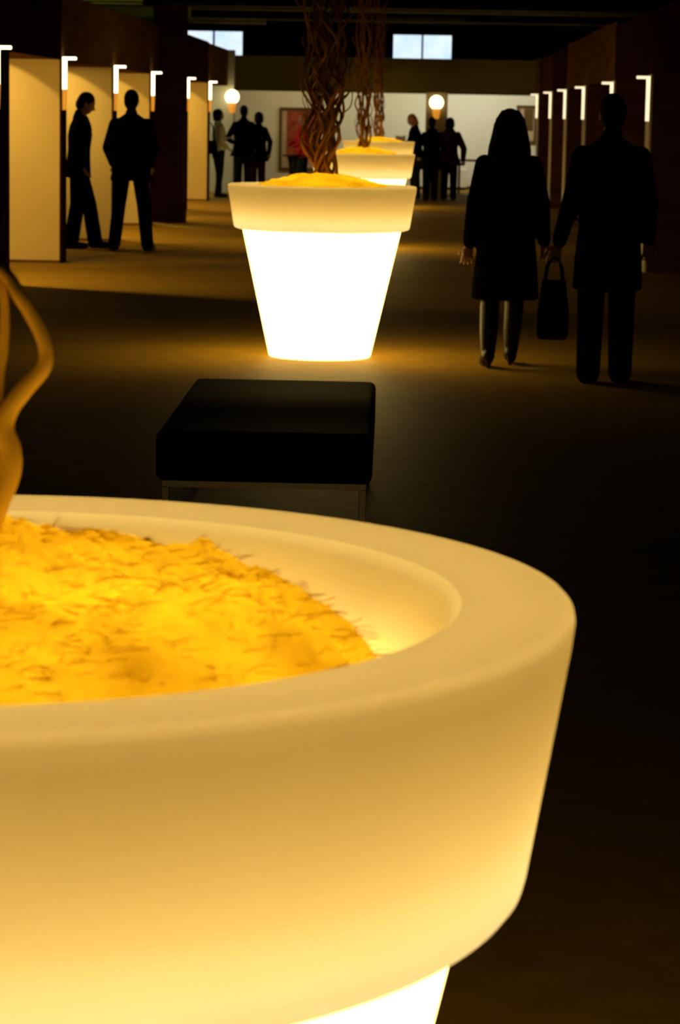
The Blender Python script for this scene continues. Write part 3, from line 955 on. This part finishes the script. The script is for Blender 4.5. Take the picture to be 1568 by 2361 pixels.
# ------------------------------------------------------------------ things people carry or stand at
def bag(name, label, loc, w, d, h, strap, mat, rotz=0.0, top_w=0.8):
    t = thing(name, label, 'bag', loc, rotz)
    bm = bmesh.new()
    loft(bm, [(0, 0, 0.0, w * 0.44, d * 0.40), (0, 0, 0.03, w * 0.5, d * 0.5), (0, 0, h * 0.5, w * 0.5, d * 0.5), (0, 0, h * 0.9, w * 0.5 * top_w, d * 0.38), (0, 0, h, w * 0.48 * top_w, d * 0.2)], 24)
    obj('bag_body', bm, mat, t, True)
    for y in (-d * 0.18, d * 0.18):
        st = bmesh.new()
        tube(st, spline([(-w * 0.28, y, h * 0.88), (-w * 0.22, y, h + strap * 0.6), (0, y * 0.4, h + strap), (w * 0.22, y, h + strap * 0.6), (w * 0.28, y, h * 0.88)], 6), 0.008, 6)
        obj('strap', st, mat, t, True)
    return t


bag('shoulder_bag', 'dark rounded shoulder bag on the woman in the pale top', (-3.82, 49.72, 0.83), 0.30, 0.14, 0.26, 0.34, 'cloth_black', 0.3)
bag('tote_bag', 'large dark bag hanging from the tall man in black', (0.925, 16.20, 0.27), 0.20, 0.15, 0.37, 0.14, 'cloth_black', 0.1)
bag('handbag', 'dark handbag carried at the side of the wide black coat', (-2.90, 50.75, 0.80), 0.20, 0.10, 0.20, 0.16, 'cloth_black', 0.2)

t = thing('leaflet', 'folded white leaflet held by the person with auburn hair', 'paper', (-0.185, 51.47, 1.08), 0.2)
bm = bmesh.new()
for s in (-1, 1):
    v0 = [(0, 0, 0), (s * 0.10, -0.03, 0.02), (s * 0.10, -0.05, 0.16), (0, -0.02, 0.14)]
    v = [bm.verts.new(p) for p in v0] + [bm.verts.new((p[0], p[1] + 0.003, p[2])) for p in v0]
    for f in ((0, 1, 2, 3), (7, 6, 5, 4), (0, 4, 5, 1), (1, 5, 6, 2), (2, 6, 7, 3), (3, 7, 4, 0)):
        bm.faces.new([v[i] for i in f])
obj('sheet', bm, 'sheet', t)

# pedestal table
t = thing('pedestal_table', 'small black pedestal table in front of the framed poster', 'table', (-2.32, 52.0, 0))
obj('table_top', lathe([(0.0, 0.78), (0.215, 0.78), (0.22, 0.79), (0.22, 0.805), (0.21, 0.81), (0.0, 0.81)], 32), 'frame_black', t)
obj('pedestal', lathe([(0.0, 0.05), (0.05, 0.05), (0.06, 0.30), (0.085, 0.55), (0.12, 0.78), (0.0, 0.78)], 24), 'frame_black', t, True)
obj('foot', lathe([(0.0, 0.0), (0.19, 0.0), (0.20, 0.012), (0.06, 0.05), (0.0, 0.05)], 32), 'frame_black', t, True)


# framed posters on the end wall
def poster(label, x0, x1, z0, z1, red):
    t = thing('framed_poster', label, 'poster', ((x0 + x1) / 2, 58.8, z0))
    w, h = (x1 - x0) / 2, z1 - z0
    fr = bmesh.new()
    f = 0.06
    box(fr, -w, w, -0.05, 0.0, 0, f)
    box(fr, -w, w, -0.05, 0.0, h - f, h)
    box(fr, -w, -w + f, -0.05, 0.0, f, h - f)
    box(fr, w - f, w, -0.05, 0.0, f, h - f)
    obj('frame', fr, 'wood_frame', t)
    obj('mount', nbox(-w + f, w - f, -0.018, -0.004, f, h - f), 'print_pale', t)
    obj('print', nbox(-w + f + 0.11, w - f - 0.02, -0.021, -0.018, f + 0.22, h - f - 0.02), 'print_red' if red else 'wood_frame', t)


poster('tall brown framed red poster on the lit wall behind the pedestal table', -2.95, -2.05, 0.35, 1.76, True)
poster('narrow brown framed picture on the lit wall by the right bays', 2.40, 2.86, 1.05, 1.90, False)

# long dark table and low white plinth by the end wall
t = thing('table', 'long dark table in front of the lit gallery wall', 'table', (1.95, 55.2, 0))
obj('table_top', nbox(-0.95, 0.95, -0.3, 0.3, 0.69, 0.73, bev=0.006), 'frame_black', t)
for x in (-0.88, 0.88):
    for y in (-0.25, 0.25):
        obj('leg', nbox(x - 0.02, x + 0.02, y - 0.02, y + 0.02, 0, 0.69), 'frame_black', t)
t = thing('plinth', 'low white display plinth against the end wall', 'plinth', (0.55, 58.3, 0))
obj('plinth_body', nbox(-1.0, 0.75, -0.25, 0.25, 0.06, 0.46, bev=0.006), 'paper', t)
obj('plinth_base', nbox(-0.97, 0.72, -0.22, 0.22, 0, 0.06), 'frame_black', t)
